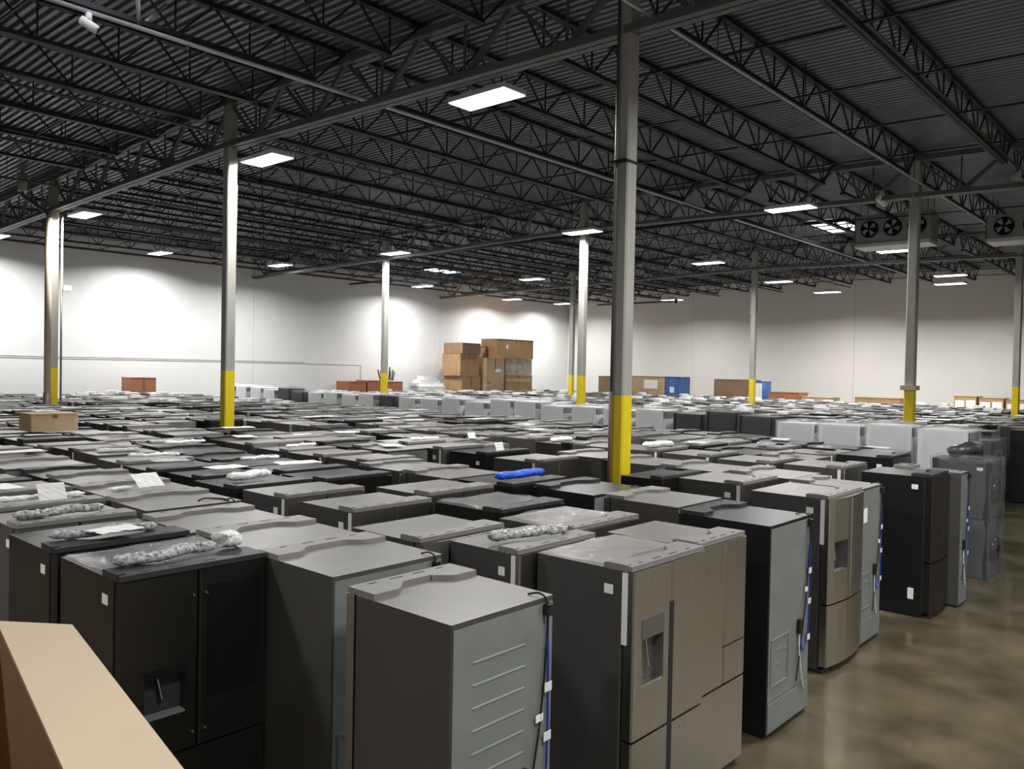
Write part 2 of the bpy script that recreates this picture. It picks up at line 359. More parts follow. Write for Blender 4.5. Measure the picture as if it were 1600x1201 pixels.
# ---- lamps
led_pan = MB()
led_pan.box(-.25, .25, -.585, .585, 0.012, 0.085)
LP_pan = led_pan.mesh('housing', ['housing'])
LP_led = MB().box(-.235, .235, -.57, .57, 0.0, 0.010).mesh('diffuser', ['led'])
LP_end = MB().box(-.08, .08, -.16, .16, .085, .15).mesh('driver_box', ['housing'])
LAMPS = [(.48, 2.87, 7.05, 'brightest big panel lamp hung beside the tall steel column'), (.42, 8.84, 7.05, 'panel lamp hung against the column with the lit yellow base among dark refrigerators'),
    (.6, 18.45, 7.05, 'panel lamp by the column with the tan drain pipe'), (0.67, 26.20, 7.19, 'panel lamp at the very end by the scalloped wall, past the tan drain pipe'),
    (6.33, 26.20, 7.28, 'panel lamp over the first wall scallop past the tan drain pipe'), (10.88, 24.86, 7.20, 'panel lamp over the wall scallop beyond the long grey column'),
    (11.3, 17.85, 7.2, 'panel lamp hung on the slim column by the white wall scallop'), (11.1, 9.05, 7.1, 'panel lamp hung on the brightly lit column behind the white washers'),
    (20.14, 26.20, 7.19, 'panel lamp above the wall to one side of the carton stack'), (27.13, 26.20, 7.05, 'panel lamp hung directly above the carton stack'), (31.95, 26.20, 7.14, 'panel lamp in the far corner by the thin far column'),
    (20.0, 18.6, 7.1, 'panel lamp above the far washers, in line with the slim column'), (11.3, 2.75, 7.1, 'long panel lamp beside the bright skylight and fan cooler'), (20.0, 9.7, 7.2, 'panel lamp between the brightly lit column and the tall carton column'),
    (20.3, 2.95, 7.15, 'panel lamp just below the fan cooler'), (27.5, 10.2, 7.2, 'panel lamp past the tall carton column'), (30.79, 9.21, 6.95, 'panel lamp along the end wall past the tall carton column'),
    (28.4, 3.3, 7.15, 'panel lamp beyond the column with the collar'), (29.77, 3.63, 6.95, 'panel lamp close to the end wall above the labelled cartons'), (30.92, 17.79, 6.95, 'panel lamp at the end wall above the blue printed carton'), (.48, -4.0, 7.05, 'panel lamp over the near end of the aisle'), (-6.4, -6.8, 7.05, 'panel lamp over the near aisle beside the open carton'), (-10.4, 2.87, 7.05, 'panel lamp over the side bay'), (.48, -10.3, 7.05, 'panel lamp behind the photographer across the aisle'), (11.3, -10.3, 7.05, 'panel lamp across the aisle from the washers')]
for x, y, z, lab in LAMPS:
    r = link('ceiling_lamp', None, None, (x, y, z)); tag(r, lab, 'ceiling lamp', 'panel lamps under the roof')
    link('diffuser', LP_led, r); link('housing', LP_pan, r); link('driver_box', LP_end, r)
    ld = bpy.data.lights.new('lamp_light', 'AREA'); ld.shape = 'RECTANGLE'; ld.size = .46; ld.size_y = 1.13; ld.energy = LAMP_WATTS; ld.spread = LAMP_SPREAD; ld.color = (1.0, .985, .96)
    lo = bpy.data.objects.new('lamp_light', ld); COL.objects.link(lo); lo.parent = r; lo.location = (0, 0, -.006)
    hz = DECK_Z+roof_dz(y)-0.05-z
    for sy in (-.4, .4): link('hanger', MB().tube([(0, sy, .08), (0, sy, hz)], .006, 5).mesh('hanger', ['joist_steel']), r)

# ---- evaporator fan coolers
def cooler(x, y0, y1, z0, z1, lab):
    r = link('fan_cooler', None, None, (x, (y0+y1)/2, z0)); tag(r, lab, 'cooler', 'hanging fan coolers'); L = (y1-y0)/2; H = z1-z0
    link('casing', MB().box(0, .8, -L, L, .08, H).mesh('casing', ['fan_housing']), r)
    link('end_panel', MB().box(-.01, .81, L, L+.04, .05, H+.01).mesh('end_panel', ['pipe_steel']), r)
    link('drip_pan', MB().prism([(-.08, -L), (.85, -L), (.85, L), (-.08, L)], -.02, .08).mesh('drip_pan', ['fan_pan']), r)
    for q in (.62, -.02, -.66):
        cy = q*L; R = .26
        f = link('fan', MB().disc((-.002, cy, H*.55), (-1, 0, 0), R, R*.94, .05, 22).mesh('fan', ['gloss_black']), r)
        bl = MB()
        for a in range(4):
            t = a*PI/2+q; c, s_ = math.cos(t), math.sin(t); c2, s2 = math.cos(t+.7), math.sin(t+.7)
            n = len(bl.v); zc = H*.55
            bl.v += [(-.056, cy+c*.04, zc+s_*.04), (-.056, cy+c*R*.85, zc+s_*R*.85), (-.075, cy+c2*R*.8, zc+s2*R*.8), (-.075, cy+c2*.05, zc+s2*.05)]; bl.quad([n, n+1, n+2, n+3])
        link('blades', bl.mesh('blades', ['fan_housing']), f)
    for sx in (.1, .7):
        for sy in (-L*.9, L*.9): link('hanger', MB().tube([(sx, sy, H), (sx, sy, DECK_Z+roof_dz(y0)-z0-.05)], .01, 5).mesh('hanger', ['joist_steel']), r)
cooler(16.6, 0.95, 3.0, 6.82, 7.75, 'grey fan cooler with dark round fans beside the bright skylight')
cooler(17.3, -2.5, -.32, 6.78, 7.52, 'grey fan cooler hung past the column with the collar')

# ================================================================== refrigerators
D0 = 0.86; HT = 1.76
STYLE = {'grey': ('case_grey', 'stainless', 'plastic_grey'), 'warm': ('case_grey', 'stainless_warm', 'plastic_grey'), 'light': ('case_lightgrey', 'slate', 'plastic_cover_light'),
         'black': ('case_black', 'black_stainless', 'plastic_dark'), 'brown': ('case_brown', 'black_stainless', 'plastic_dark'), 'slate': ('case_grey', 'slate', 'plastic_grey')}
def door_mesh(name, W, x0, x1, z0, z1, yf, yb, mt, bulge=0, hole=None):
    b = MB(); c = .012
    xs = [x0, x0+c]; n = 5 if bulge else 1
    xs += [x0+c+(x1-x0-2*c)*i/n for i in range(1, n)] if not hole else []
    zs = [z0, z1]
    if hole:
        hx0, hx1, hz0, hz1 = hole; xs += [hx0, hx1]; zs = [z0, hz0, hz1, z1]
    xs += [x1-c, x1]; xs = sorted(set(round(t, 5) for t in xs))
    def yb_(x): return yf - bulge*(1-(2*x/W)**2)
    for z in zs:
        for i, x in enumerate(xs): b.v.append((x, yb_(x)+(c if i in (0, len(xs)-1) else 0), z))
    k = len(xs); hi = xs.index(round(hole[0], 5)) if hole else -9
    for j in range(len(zs)-1):
        for i in range(k-1):
            if hole and j == 1 and i == hi: continue
            b.quad([j*k+i, j*k+i+1, (j+1)*k+i+1, (j+1)*k+i])
    n0 = len(b.v)
    for z in (z0, z1): b.v += [(x0, yb, z), (x1, yb, z)]
    nb = n0; L = len(zs)-1
    b.quad([nb, nb+2, nb+3, nb+1])
    b.quad([nb]+[j*k for j in range(len(zs))]+[nb+2]); b.quad([nb+1, nb+3]+[j*k+k-1 for j in range(len(zs))][::-1])
    b.quad([nb, nb+1]+list(range(k))[::-1]); b.quad([nb+2]+[L*k+i for i in range(k)]+[nb+3])
    if hole:
        a = [1*k+hi, 1*k+hi+1, 2*k+hi+1, 2*k+hi]; n1 = len(b.v); dp = yf+.075
        for t in a: b.v.append((b.v[t][0], dp, b.v[t][2]))
        for q in range(4): b.quad([a[q], a[(q+1) % 4], n1+(q+1) % 4, n1+q], 1)
        b.quad([n1, n1+1, n1+2, n1+3], 1)
    return b.mesh(name, [mt, 'plastic_dark' if mt != 'stainless_warm' and mt != 'stainless' else 'slate'])
def hinge_poly(W, y0):
    w = W/2-.004; pts = [(-w, y0), (w, y0), (w, y0+.235), (w-.16, y0+.235)]
    for t in range(1, 6):
        s = t/6; pts.append((w-.16-.14*s, y0+.235-.10*(3*s*s-2*s**3)))
    pts += [(0.14*W, y0+.13), (-.14*W, y0+.13)]
    for t in range(1, 6):
        s = 1-t/6; pts.append((-(w-.16-.14*s), y0+.235-.10*(3*s*s-2*s**3)))
    pts += [(-(w-.16), y0+.235), (-w, y0+.235)]
    return pts
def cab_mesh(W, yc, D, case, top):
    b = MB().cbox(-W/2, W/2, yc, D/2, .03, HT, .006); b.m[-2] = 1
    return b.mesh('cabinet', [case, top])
def back_panel_mesh(W, D, ribbed):
    b = MB(); w = W/2-.012; xs = [-w, -w*.42, -w*.38, w*.62, w*.66, w]; zs = [.30]; rows = []
    for i in range(9):
        zc = .62+i*.115; zs += [zc-.009, zc-.003, zc+.003, zc+.009]; rows += [len(zs)-3, len(zs)-2]
    zs.append(HT-.03)
    for j, z in enumerate(zs):
        for i, x in enumerate(xs): b.v.append((x, D/2+.006+(.0035 if ribbed and j in rows and i in (2, 3) else 0), z))
    k = len(xs)
    for j in range(len(zs)-1):
        for i in range(k-1): b.quad([j*k+i, j*k+i+1, (j+1)*k+i+1, (j+1)*k+i])
    n = len(b.v); J = len(zs)-1
    b.v += [(-w, D/2-.001, zs[0]), (w, D/2-.001, zs[0]), (-w, D/2-.001, zs[-1]), (w, D/2-.001, zs[-1])]
    b.quad([n, n+1]+list(range(k))[::-1]); b.quad([n+2]+[J*k+i for i in range(k)]+[n+3])
    b.quad([n]+[j*k for j in range(J+1)]+[n+2]); b.quad([n+1, n+3]+[j*k+k-1 for j in range(J+1)][::-1])
    return b.mesh('back_panel', ['galvanised'])
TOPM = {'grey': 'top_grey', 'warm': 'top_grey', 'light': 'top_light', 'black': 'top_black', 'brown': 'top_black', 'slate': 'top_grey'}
CACHE = {}
def cached(key, fn):
    if key not in CACHE: CACHE[key] = fn()
    return CACHE[key]
def fridge(label, x0, w, yn, d=.86, face='F', style='grey', model='fd', lod=0, group=None, tape=False, low=False, bulge=0.0, h=1.0, cords=True, ribs=False):
    case, dm, hm = STYLE[style]; W = w; D = D0; key = (style, w)
    yf = -D/2; yc = yf+.10
    r = link('refrigerator', None, None, (x0+w/2, yn+d/2, 0), PI if face == 'B' else 0)
    r.scale = (1, d/D0, h); tag(r, label, 'refrigerator', group)
    if lod == 2:
        def far():
            b = MB(); b.box(-W/2, W/2, yc, D/2, 0.02, HT, 0, dict(k=2, t=4)); b.box(-W/2+.004, -.003, yf, yc-.01, .70, HT-.002, 1); b.box(.003, W/2-.004, yf, yc-.01, .70, HT-.002, 1)
            b.box(-W/2+.004, W/2-.004, yf, yc-.01, .06, .69, 1); b.prism(hinge_poly(W, yf+.02), HT, HT+.032, 3)
            return b.mesh('refrigerator', [case, dm, 'galvanised', hm, TOPM[style]])
        nm = r.name; me = cached(('far',)+key, far); bpy.data.objects.remove(r)
        o = link('refrigerator', me, None, (x0+w/2, yn+d/2, 0), PI if face == 'B' else 0); o.scale = (1, d/D0, h)
        return tag(o, label, 'refrigerator', group)
    link('cabinet', cached(('cab',)+key, lambda: cab_mesh(W, yc, D, case, TOPM[style])), r)
    hc = link('hinge_cover', cached(('hin',)+key, lambda: MB().prism(hinge_poly(W, yf+.02), HT+.0005, HT+.033).mesh('hinge_cover', [hm])), r)
    front = face == 'F' or lod == 0
    if lod == 0:
        for k_, (fx_, ww) in enumerate(((-.33, .05), (-.12, .09), (.10, .09), (.32, .05))):
            link('screw_slot', cached(('ss', k_)+key, lambda: MB().box(fx_*W-ww/2, fx_*W+ww/2, yf+.055, yf+.068, HT+.0325, HT+.0345).mesh('screw_slot', ['gasket'])), hc)
    if front:
        g = .004
        dw = [(-W/2+g, -g), (g, W/2-g)]
        zl = .70
        for i, (a, c) in enumerate(dw):
            hole = None
            if i == 0 and model in ('disp', 'glass'): hole = (a+.10, c-.09, 1.02, 1.32) if model != 'glass' else (a+.13, c-.07, .93, 1.17)
            zz = .98 if (model == 'four' and i == 1) else zl
            dr_ = link('door', cached(('door', i, model, bulge)+key, lambda: door_mesh('door', W, a, c, zz+.005, HT-.004, yf, yc-.02, dm, bulge, hole)), r)
            if hole:
                hx0, hx1, hz0, hz1 = hole; yb = yf-bulge*(1-(2*hx0/W)**2)*.6
                link('dispenser_panel', cached(('dp', model)+key, lambda: MB().box(hx0-.002, hx1+.002, yb-.003, yb+.02, hz1, hz1+(.13 if model != 'glass' else .05)).mesh('dispenser_panel', ['slate' if dm.startswith('stain') else 'gloss_black'])), dr_)
                link('dispenser_tray', cached(('dt', model)+key, lambda: MB().box(hx0+.005, hx1-.005, yf+.004, yf+.07, hz0, hz0+.012).mesh('dispenser_tray', ['chrome' if dm.startswith('stain') else 'plastic_grey'])), dr_)
                def pad():
                    b = MB(); xm = (hx0+hx1)/2; b.bar((xm-.02, yf+.05, hz1-.02), (xm, yf+.035, hz0+.10), .03, .008); return b.mesh('dispenser_paddle', ['chrome'])
                link('dispenser_paddle', cached(('pd', model)+key, pad), dr_)
            if model == 'disp' and i == 1 and not bulge:
                link('dark_gap_strip', cached(('hr',)+key, lambda: MB().box(a-.03, a+.022, yf-.0025, yf+.01, .08, 1.50).mesh('dark_gap_strip', ['gasket'])), dr_)  # flat black strip painting the shade of the open slit between the doors
            if model == 'glass':
                if i == 1: link('glass_panel', cached(('gp',)+key, lambda: MB().box(a+.05, c-.05, yf-.004, yf+.002, .98, HT-.10).mesh('glass_panel', ['gloss_black'])), dr_)
                px = c-.035 if i == 0 else a+.035
                for z in (.80, 1.62): link('handle_stud', cached(('hs', i, z)+key, lambda: MB().disc((px, yf, z), (0, -1, 0), .010, .007, .025, 8).mesh('handle_stud', ['chrome'])), dr_)
        if model == 'four':
            link('flex_drawer', cached(('fx',)+key, lambda: door_mesh('flex_drawer', W, g, W/2-g, .705, .975, yf, yc-.02, dm)), r)
        link('freezer_drawer', cached(('fz', bulge)+key, lambda: door_mesh('freezer_drawer', W, -W/2+g, W/2-g, .07, .69, yf, yc-.02, dm, bulge)), r)
        link('gasket', cached(('gk',)+key, lambda: MB().box(-W/2+.012, W/2-.012, yc-.02, yc, .07, HT-.01).mesh('gasket', ['gasket'])), r)
    if lod == 0:
        link('base_grille', cached(('bg',)+key, lambda: MB().box(-W/2+.02, W/2-.02, yf+.05, D/2-.03, 0.0, .03).mesh('base_grille', ['plastic_dark'])), r)
    if face == 'F':
        link('sticker', cached(('st',)+key, lambda: MB().box(-W/2-.0015, -W/2-.0002, yc+.07, yc+.145, 1.60, 1.66).mesh('sticker', ['paper'])), r)
        link('hinge_bracket', cached(('hb',)+key, lambda: MB().box(-W/2-.001, -W/2+.05, yf+.06, yc+.13, HT-.002, HT+.04).mesh('hinge_bracket', [hm])), r)
        if tape: link('edge_tape', cached(('tp',)+key, lambda: MB().box(-W/2-.001, -W/2+.011, yc-.045, yc-.004, 1.30, HT-.01).mesh('edge_tape', ['white_tape'])), r)
        if low: link('sticker', cached(('st2',)+key, lambda: MB().box(-W/2-.0015, -W/2-.0002, yc+.09, yc+.16, .22, .36).mesh('sticker', ['paper'])), r)
    else:
        link('back_panel', cached(('bp', w, ribs), lambda: back_panel_mesh(W, D, ribs)), r)
        if lod == 0:
            def comp():
                b = MB(); b.box(-W/2+.012, W/2-.012, D/2-.001, D/2+.012, .05, .29); return b.mesh('compressor_cover', ['galvanised'])
            cc = link('compressor_cover', cached(('cp', w), comp), r)
            def acc():
                b = MB(); x0_, x1_ = .03, W/2-.05; y_ = D/2+.006
                for q in ((x0_, x1_, .80, .815), (x0_, x1_, .42, .43), (x0_, x0_+.01, .43, .80), (x1_-.01, x1_, .43, .80)): b.box(q[0], q[1], y_, y_+.006, q[2], q[3])
                return b.mesh('access_panel', ['galvanised'])
            ap = link('access_panel', cached(('ac', w), acc), r)
            for k_, (u, v, z) in enumerate(((.10, .22, .70), (.26, .33, .68), (.12, .18, .58))):
                link('pressed_slot', cached(('ps', w, k_), lambda: MB().box(W/2-.05-v, W/2-.05-u, D/2+.006, D/2+.010, z, z+.015).mesh('pressed_slot', ['galvanised'])), ap)
        if lod == 0 and cords:
            X = -W/2; yy = D/2+.022
            def cord(): return MB().tube(spline([(X+.10, D/2-.10, HT+.004), (X+.09, D/2-.02, HT+.02), (X+.075, yy, HT-.04), (X+.08, yy, 1.45), (X+.12, yy, 1.1), (X+.18, yy, .8), (X+.24, yy, .55), (X+.30, yy, .35)]), .006, 6).mesh('power_cord', ['cord_black'])
            link('power_cord', cached(('cd', w), cord), r)
            def hose(): return MB().tube(spline([(X+.075, yy, HT-.05), (X+.06, yy, 1.4), (X+.055, yy, 1.0), (X+.07, yy, .72), (X+.13, yy, .60), (X+.20, yy, .62), (X+.24, yy, .78)]), .007, 6).mesh('water_hose', ['hose_blue'])
            link('water_hose', cached(('ho', w), hose), r)
            def hose2(): return MB().tube(spline([(X+.25, yy, .76), (X+.245, yy, .6), (X+.20, yy, .42), (X+.14, yy, .25)]), .007, 6).mesh('drain_hose', ['hose_white'])
            link('drain_hose', cached(('h2', w), hose2), r)
            link('plug', cached(('pl', w), lambda: MB().cbox(X+.05, X+.10, D/2+.007, D/2+.05, HT-.09, HT-.03, .008).mesh('plug', ['cord_black'])), r)
            link('valve_box', cached(('vb', w), lambda: MB().cbox(X+.225, X+.275, D/2+.007, D/2+.04, .76, .88, .006).mesh('valve_box', ['cord_black'])), r)
            for z in (1.25, .98, .66): link('tape_piece', cached(('tq', w, z), lambda: MB().box(X+.035, X+.095, D/2+.028, D/2+.031, z, z+.05).mesh('tape_piece', ['hose_white'])), r)
            link('cord_tag', cached(('ct', w), lambda: MB().box(X+.10, X+.16, D/2+.024, D/2+.027, 1.10, 1.14).mesh('cord_tag', ['paper'])), r)
    return r

# explicit near refrigerators:  label, x0, width, near edge y, depth, facing, style, model, extras
NEAR = [
 ('grey refrigerator turned backwards with silver ribbed back, blue hose and black cord', -5.73, .78, -2.95, .84, 'B', 'grey', 'fd', {'ribs': True}),
 ('stainless four-door refrigerator with tall water dispenser at the aisle corner', -4.22, .91, -3.0, .78, 'F', 'warm', 'disp', {'tape': True}),
 ('stainless four-drawer refrigerator tucked beside the one with the tall dispenser', -3.28, .70, -2.95, .82, 'F', 'warm', 'four', {}),
 ('black refrigerator turned backwards at the aisle with silver back and wavy black hinge cover', -2.10, .84, -2.92, .86, 'B', 'black', 'fd', {}),
 ('curved stainless refrigerator with dark dispenser recess standing at the aisle', -.28, .98, -2.72, .84, 'F', 'warm', 'disp', {'tape': True, 'low': True, 'bulge': .05}),
 ('silver-backed refrigerator showing its back beside the curved stainless one', .76, .66, -2.68, .84, 'B', 'grey', 'fd', {}),
 ('glossy black refrigerator with low white sticker standing at the aisle', 2.5, .80, -2.94, .86, 'F', 'black', 'fd', {'low': True, 'bulge': .03}),
 ('silver-backed refrigerator squeezed between the glossy black one and the wrapped washers', 3.34, .38, -3.06, .86, 'B', 'grey', 'fd', {}),
 ('black stainless refrigerator with dispenser and dark glass door behind the open carton', -6.52, .92, -1.12, .90, 'F', 'brown', 'glass', {}),
 ('black stainless refrigerator with wrapped handles and white paper on top', -6.52, .91, -.13, .88, 'F', 'brown', 'fd', {}),
 ('grey-fronted refrigerator with crumpled wrapped handles on top at the picture edge', -6.43, .88, .885, .78, 'F', 'light', 'fd', {}),
 ('grey refrigerator with long white plastic strip and white sheet on top', -6.38, .92, 1.72, .80, 'F', 'light', 'fd', {}),
 ('pale green-grey topped refrigerator with a big white sheet on top', -6.30, .88, 2.58, .86, 'F', 'slate', 'fd', {}),
 ('grey refrigerator turned backwards with sheer silver back behind the ribbed-back one', -5.595, .88, -1.81, .83, 'B', 'light', 'fd', {'cords': True}),
 ('grey refrigerator with wavy hinge cover between two backwards ones', -5.57, .88, -.95, .86, 'B', 'light', 'fd', {'cords': False}),
 ('grey refrigerator wedged behind the black stainless one with white paper', -5.585, .87, -.06, .82, 'B', 'light', 'fd', {'cords': False}),
 ('light grey refrigerator with a black cord loop lying on its top', -5.42, .87, 1.02, .84, 'B', 'light', 'fd', {}),
 ('light grey refrigerator with a white paper folder on its hinge cover', -5.36, .87, 1.90, .90, 'B', 'light', 'fd', {'cords': False}),
 ('grey refrigerator with wrapped handle bundle on top just behind the tall dispenser one', -4.38, .88, -2.20, .66, 'F', 'grey', 'fd', {'tape': True}),
 ('dark grey refrigerator with smooth curved door top beside the black one with sticker', -4.60, .88, -1.48, .80, 'F', 'slate', 'fd', {'bulge': .04}),
 ('bright stainless refrigerator with a strong light streak on its door', -4.21, .90, -.20, .78, 'F', 'grey', 'fd', {'tape': True}),
 ('dark sided refrigerator with dusty tan top and wrapped door edge', -4.22, .91, .80, .78, 'F', 'warm', 'fd', {'tape': True}),
 ('stainless refrigerator with film-covered top and front hinge strip', -3.47, .90, -1.98, .80, 'F', 'warm', 'fd', {}),
 ('low black refrigerator with white sticker between stainless ones', -3.30, .86, -1.07, .86, 'F', 'black', 'fd', {}),
 ('wide stainless refrigerator with bright corner behind the low black one', -3.12, .92, .05, .82, 'F', 'warm', 'fd', {'tape': True}),
 ('grey refrigerator with flat top behind the backwards black one', -1.86, .86, -1.92, .84, 'B', 'grey', 'fd', {'cords': False}),
 ('black refrigerator with wavy cover directly in front of the tall column', -1.86, .90, -.97, .80, 'B', 'black', 'fd', {}),
 ('black refrigerator carrying the bright blue wrapped bundle', -2.06, .93, -.08, .84, 'F', 'black', 'fd', {}),
 ('stainless refrigerator with broad white edge tape near the aisle', .02, .90, -1.66, .84, 'F', 'warm', 'fd', {'tape': True}),
 ('black sided refrigerator with white sticker just past the tall column', -.32, .92, -.82, .58, 'F', 'black', 'fd', {}),
 ('dark grey refrigerator with stainless door and tape behind the curved stainless one', 2.52, .90, -1.86, .84, 'F', 'warm', 'fd', {'tape': True}),
 ('grey refrigerator between taped ones, two behind the glossy black one', 2.36, .90, -.94, .84, 'F', 'grey', 'fd', {'tape': True}),
 ('grey refrigerator with dark front edge, three behind the glossy black one', 2.46, .90, .04, .84, 'F', 'grey', 'fd', {'tape': True}),
 ('grey topped refrigerator behind the curved stainless one, edge tape facing the aisle', .98, .88, -1.80, .84, 'B', 'grey', 'fd', {'cords': False}),
 ('stainless refrigerator standing behind the blue wrapped bundle', -.12, .92, 1.22, .80, 'F', 'warm', 'fd', {'tape': True}),
 ('low black refrigerator with a white card standing on its top', .04, .96, 2.30, .78, 'F', 'black', 'fd', {}),
 ('grey refrigerator with two stepped tops beside the dusty stainless one', -2.12, .90, .84, .80, 'B', 'slate', 'fd', {'cords': False}),
 ('dark grey refrigerator with raised edge cover in the row before the tall column', -2.10, .90, 1.72, .78, 'B', 'grey', 'fd', {'cords': False}),
 ('black-fronted refrigerator with plain grey top behind the dusty tan one', -3.295, .92, 1.50, .84, 'F', 'black', 'fd', {}),
]
occupied = []
def row_x(y): return min(8.9, 6.75+.38*(y+2))
for q_ in ((22.9, 29.4, 25.6, 28.5), (15.9, 23.0, 26.6, 28.5), (31.2, 33, 0, 24), (14.3, 15.4, -2.5, -1.5)): occupied.append(q_)
for lab, x0, w, yn, d, fc, st, md, ex in NEAR:
    r = fridge(lab, x0, w, yn, d, fc, st, md, 0, None, **ex)
    if lab.startswith('silver-backed refrigerator showing'): link('sticker', MB().box(w/2-.16, w/2-.04, D0/2+.0075, D0/2+.009, 1.38, 1.54).mesh('sticker', ['paper']), r)
    occupied.append((x0, x0+w, yn, yn+d))
def free(x0, x1, y0, y1):
    for a, b, c, d in occupied:
        if x0 < b+.004 and x1 > a-.004 and y0 < d+.004 and y1 > c-.012: return False
    for jx in range(3):
        for iy in range(3):
            X, Y = jx*BB, iy*BA
            if x0 < X+.20 and x1 > X-.20 and y0 < Y+.20 and y1 > Y-.20: return False
    if x0 < .1 and x1 > -.9 and y0 < 19.4 and y1 > 18.5: return False
    if 6 < x1 < 12.5 and x1 > row_x(y0)-(1.15 if y0 > 2.5 else .3) and y0 > -3.2: return False
    return True
# lanes of the packed field
LANES = [(-6.35, 3.55), (-5.38, 2.90), (-4.22, 1.66), (-3.22, 2.42), (-1.95, 2.56), (-.95, 3.4), (-.02, 3.15), (.98, -.85), (2.46, .95), (3.42, -1.9), (4.42, -1.9), (5.40, -1.62), (6.36, 1.4), (7.34, 3.3)]
cand = []
for li, (lx, ys0) in enumerate(LANES):
    y = ys0; rnd = random.Random(100+li); dirn = 'F' if li % 2 == 0 else 'B'
    while y < 26.6:
        w = rnd.choice((.84, .90, .90, .91, .78)); d = rnd.choice((.80, .84, .86, .88))
        x0 = lx+rnd.uniform(-.04, .04)+(.90-w)/2
        fc = dirn if rnd.random() < .8 else ('B' if dirn == 'F' else 'F')
        st = rnd.choices(('grey', 'warm', 'light', 'black', 'brown', 'slate'), (26, 14, 16, 22, 12, 10))[0]
        gap = rnd.uniform(.015, .06)
        lim = 99
        cand.append((x0, w, y, d, fc, st, rnd.random(), li))
        y += d+gap
# far field beyond the washers
fx = 12.7; li = 0
while fx < 30.3:
    rnd = random.Random(500+li); li += 1; y = -1.9+rnd.uniform(0, .5)
    while y < 26.2:
        w = .90; d = rnd.choice((.80, .84, .88))
        cand.append((fx+rnd.uniform(-.04, .04), w, y, d, rnd.choice('FB'), rnd.choices(('grey', 'warm', 'light', 'black', 'brown', 'slate'), (26, 14, 20, 16, 10, 10))[0], rnd.random(), 100+li))
        y += d+rnd.uniform(.02, .10)
    fx += .93 if li % 2 else 1.35
sel = []
for c in cand:
    x0, w, y, d = c[:4]
    if not free(x0, x0+w, y, y+d): continue
    ok, dist = in_view(x0+w/2, y+d/2)
    if not ok: continue
    occupied.append((x0, x0+w, y, y+d)); sel.append((dist, c))
sel.sort(key=lambda t: t[0])
CN = {'grey': 'dark grey', 'warm': 'stainless-fronted grey', 'light': 'light grey', 'black': 'black', 'brown': 'black stainless', 'slate': 'slate grey'}
LANE_NAME = ['the glass-door black stainless one', 'the ribbed silver-backed one', 'the tall dispenser one', 'the four-drawer one', 'the backwards black one', 'the tall yellow-based column', 'the curved stainless one',
             'the silver-backed one beside the curved one', 'the glossy black one', 'the narrow silver-backed one', 'the taped ones by the washers', 'the wrapped graphite washers', 'the first white washers', 'the row along the white washers']
ONES = 'first second third fourth fifth sixth seventh eighth ninth tenth eleventh twelfth thirteenth fourteenth fifteenth sixteenth seventeenth eighteenth nineteenth'.split()
def ordinal(n):
    if n < 20: return ONES[n-1]
    t = {2: 'twent', 3: 'thirt', 4: 'fort'}[n//10]
    return t+'ieth' if n % 10 == 0 else t+'y-'+ONES[n % 10-1]
rank = {}; order = {}
for dist, c in sorted(sel, key=lambda t: (t[1][7], t[1][2])):
    rank[c[7]] = rank.get(c[7], 0)+1; order[c[:3]] = rank[c[7]]
NI = 255
for i, (dist, c) in enumerate(sel[:NI]):
    x0, w, y, d, fc, st, rv, li = c; n = ordinal(order[c[:3]])
    tl = 'in the lane behind '+LANE_NAME[li] if li < 100 else 'in lane '+['one', 'two', 'three', 'four', 'five', 'six', 'seven', 'eight', 'nine', 'ten', 'eleven', 'twelve', 'thirteen', 'fourteen', 'fifteen', 'sixteen'][li-101]+' beyond the white washers'
    fridge(CN[st]+' refrigerator, '+n+' '+tl, x0, w, y, d, fc, st, 'fd', 1 if dist < 13.5 else 2, 'refrigerators packed in lanes', tape=rv < .5, h=.985+.03*((rv*7) % 1))
b = MB(); smat = ['case_grey', 'case_lightgrey', 'case_black', 'case_brown', 'stainless', 'galvanised', 'plastic_grey', 'top_grey', 'top_light', 'top_black']
for dist, (x0, w, y, d, fc, st, rv, li) in sel[NI:]:
    ci = {'grey': 0, 'warm': 0, 'light': 1, 'black': 2, 'brown': 3, 'slate': 0}[st]; hh = 1.73+.05*((rv*7) % 1)
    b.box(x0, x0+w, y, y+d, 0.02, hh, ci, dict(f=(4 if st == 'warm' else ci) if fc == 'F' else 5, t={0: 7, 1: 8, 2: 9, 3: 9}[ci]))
    y0 = y+.02 if fc == 'F' else y+d-.2
    b.box(x0+.01, x0+w-.01, y0, y0+.18, hh, hh+.03, 6)
if sel[NI:]: tag(link('distant_refrigerators', b.mesh('distant_refrigerators', smat)), 'hundreds of refrigerators packed far off beyond the white washer stacks', 'refrigerators', kind='stuff')
print('FRIDGES', len(NEAR), len(sel), sum(1 for s in sel if s[0] < 13.5))

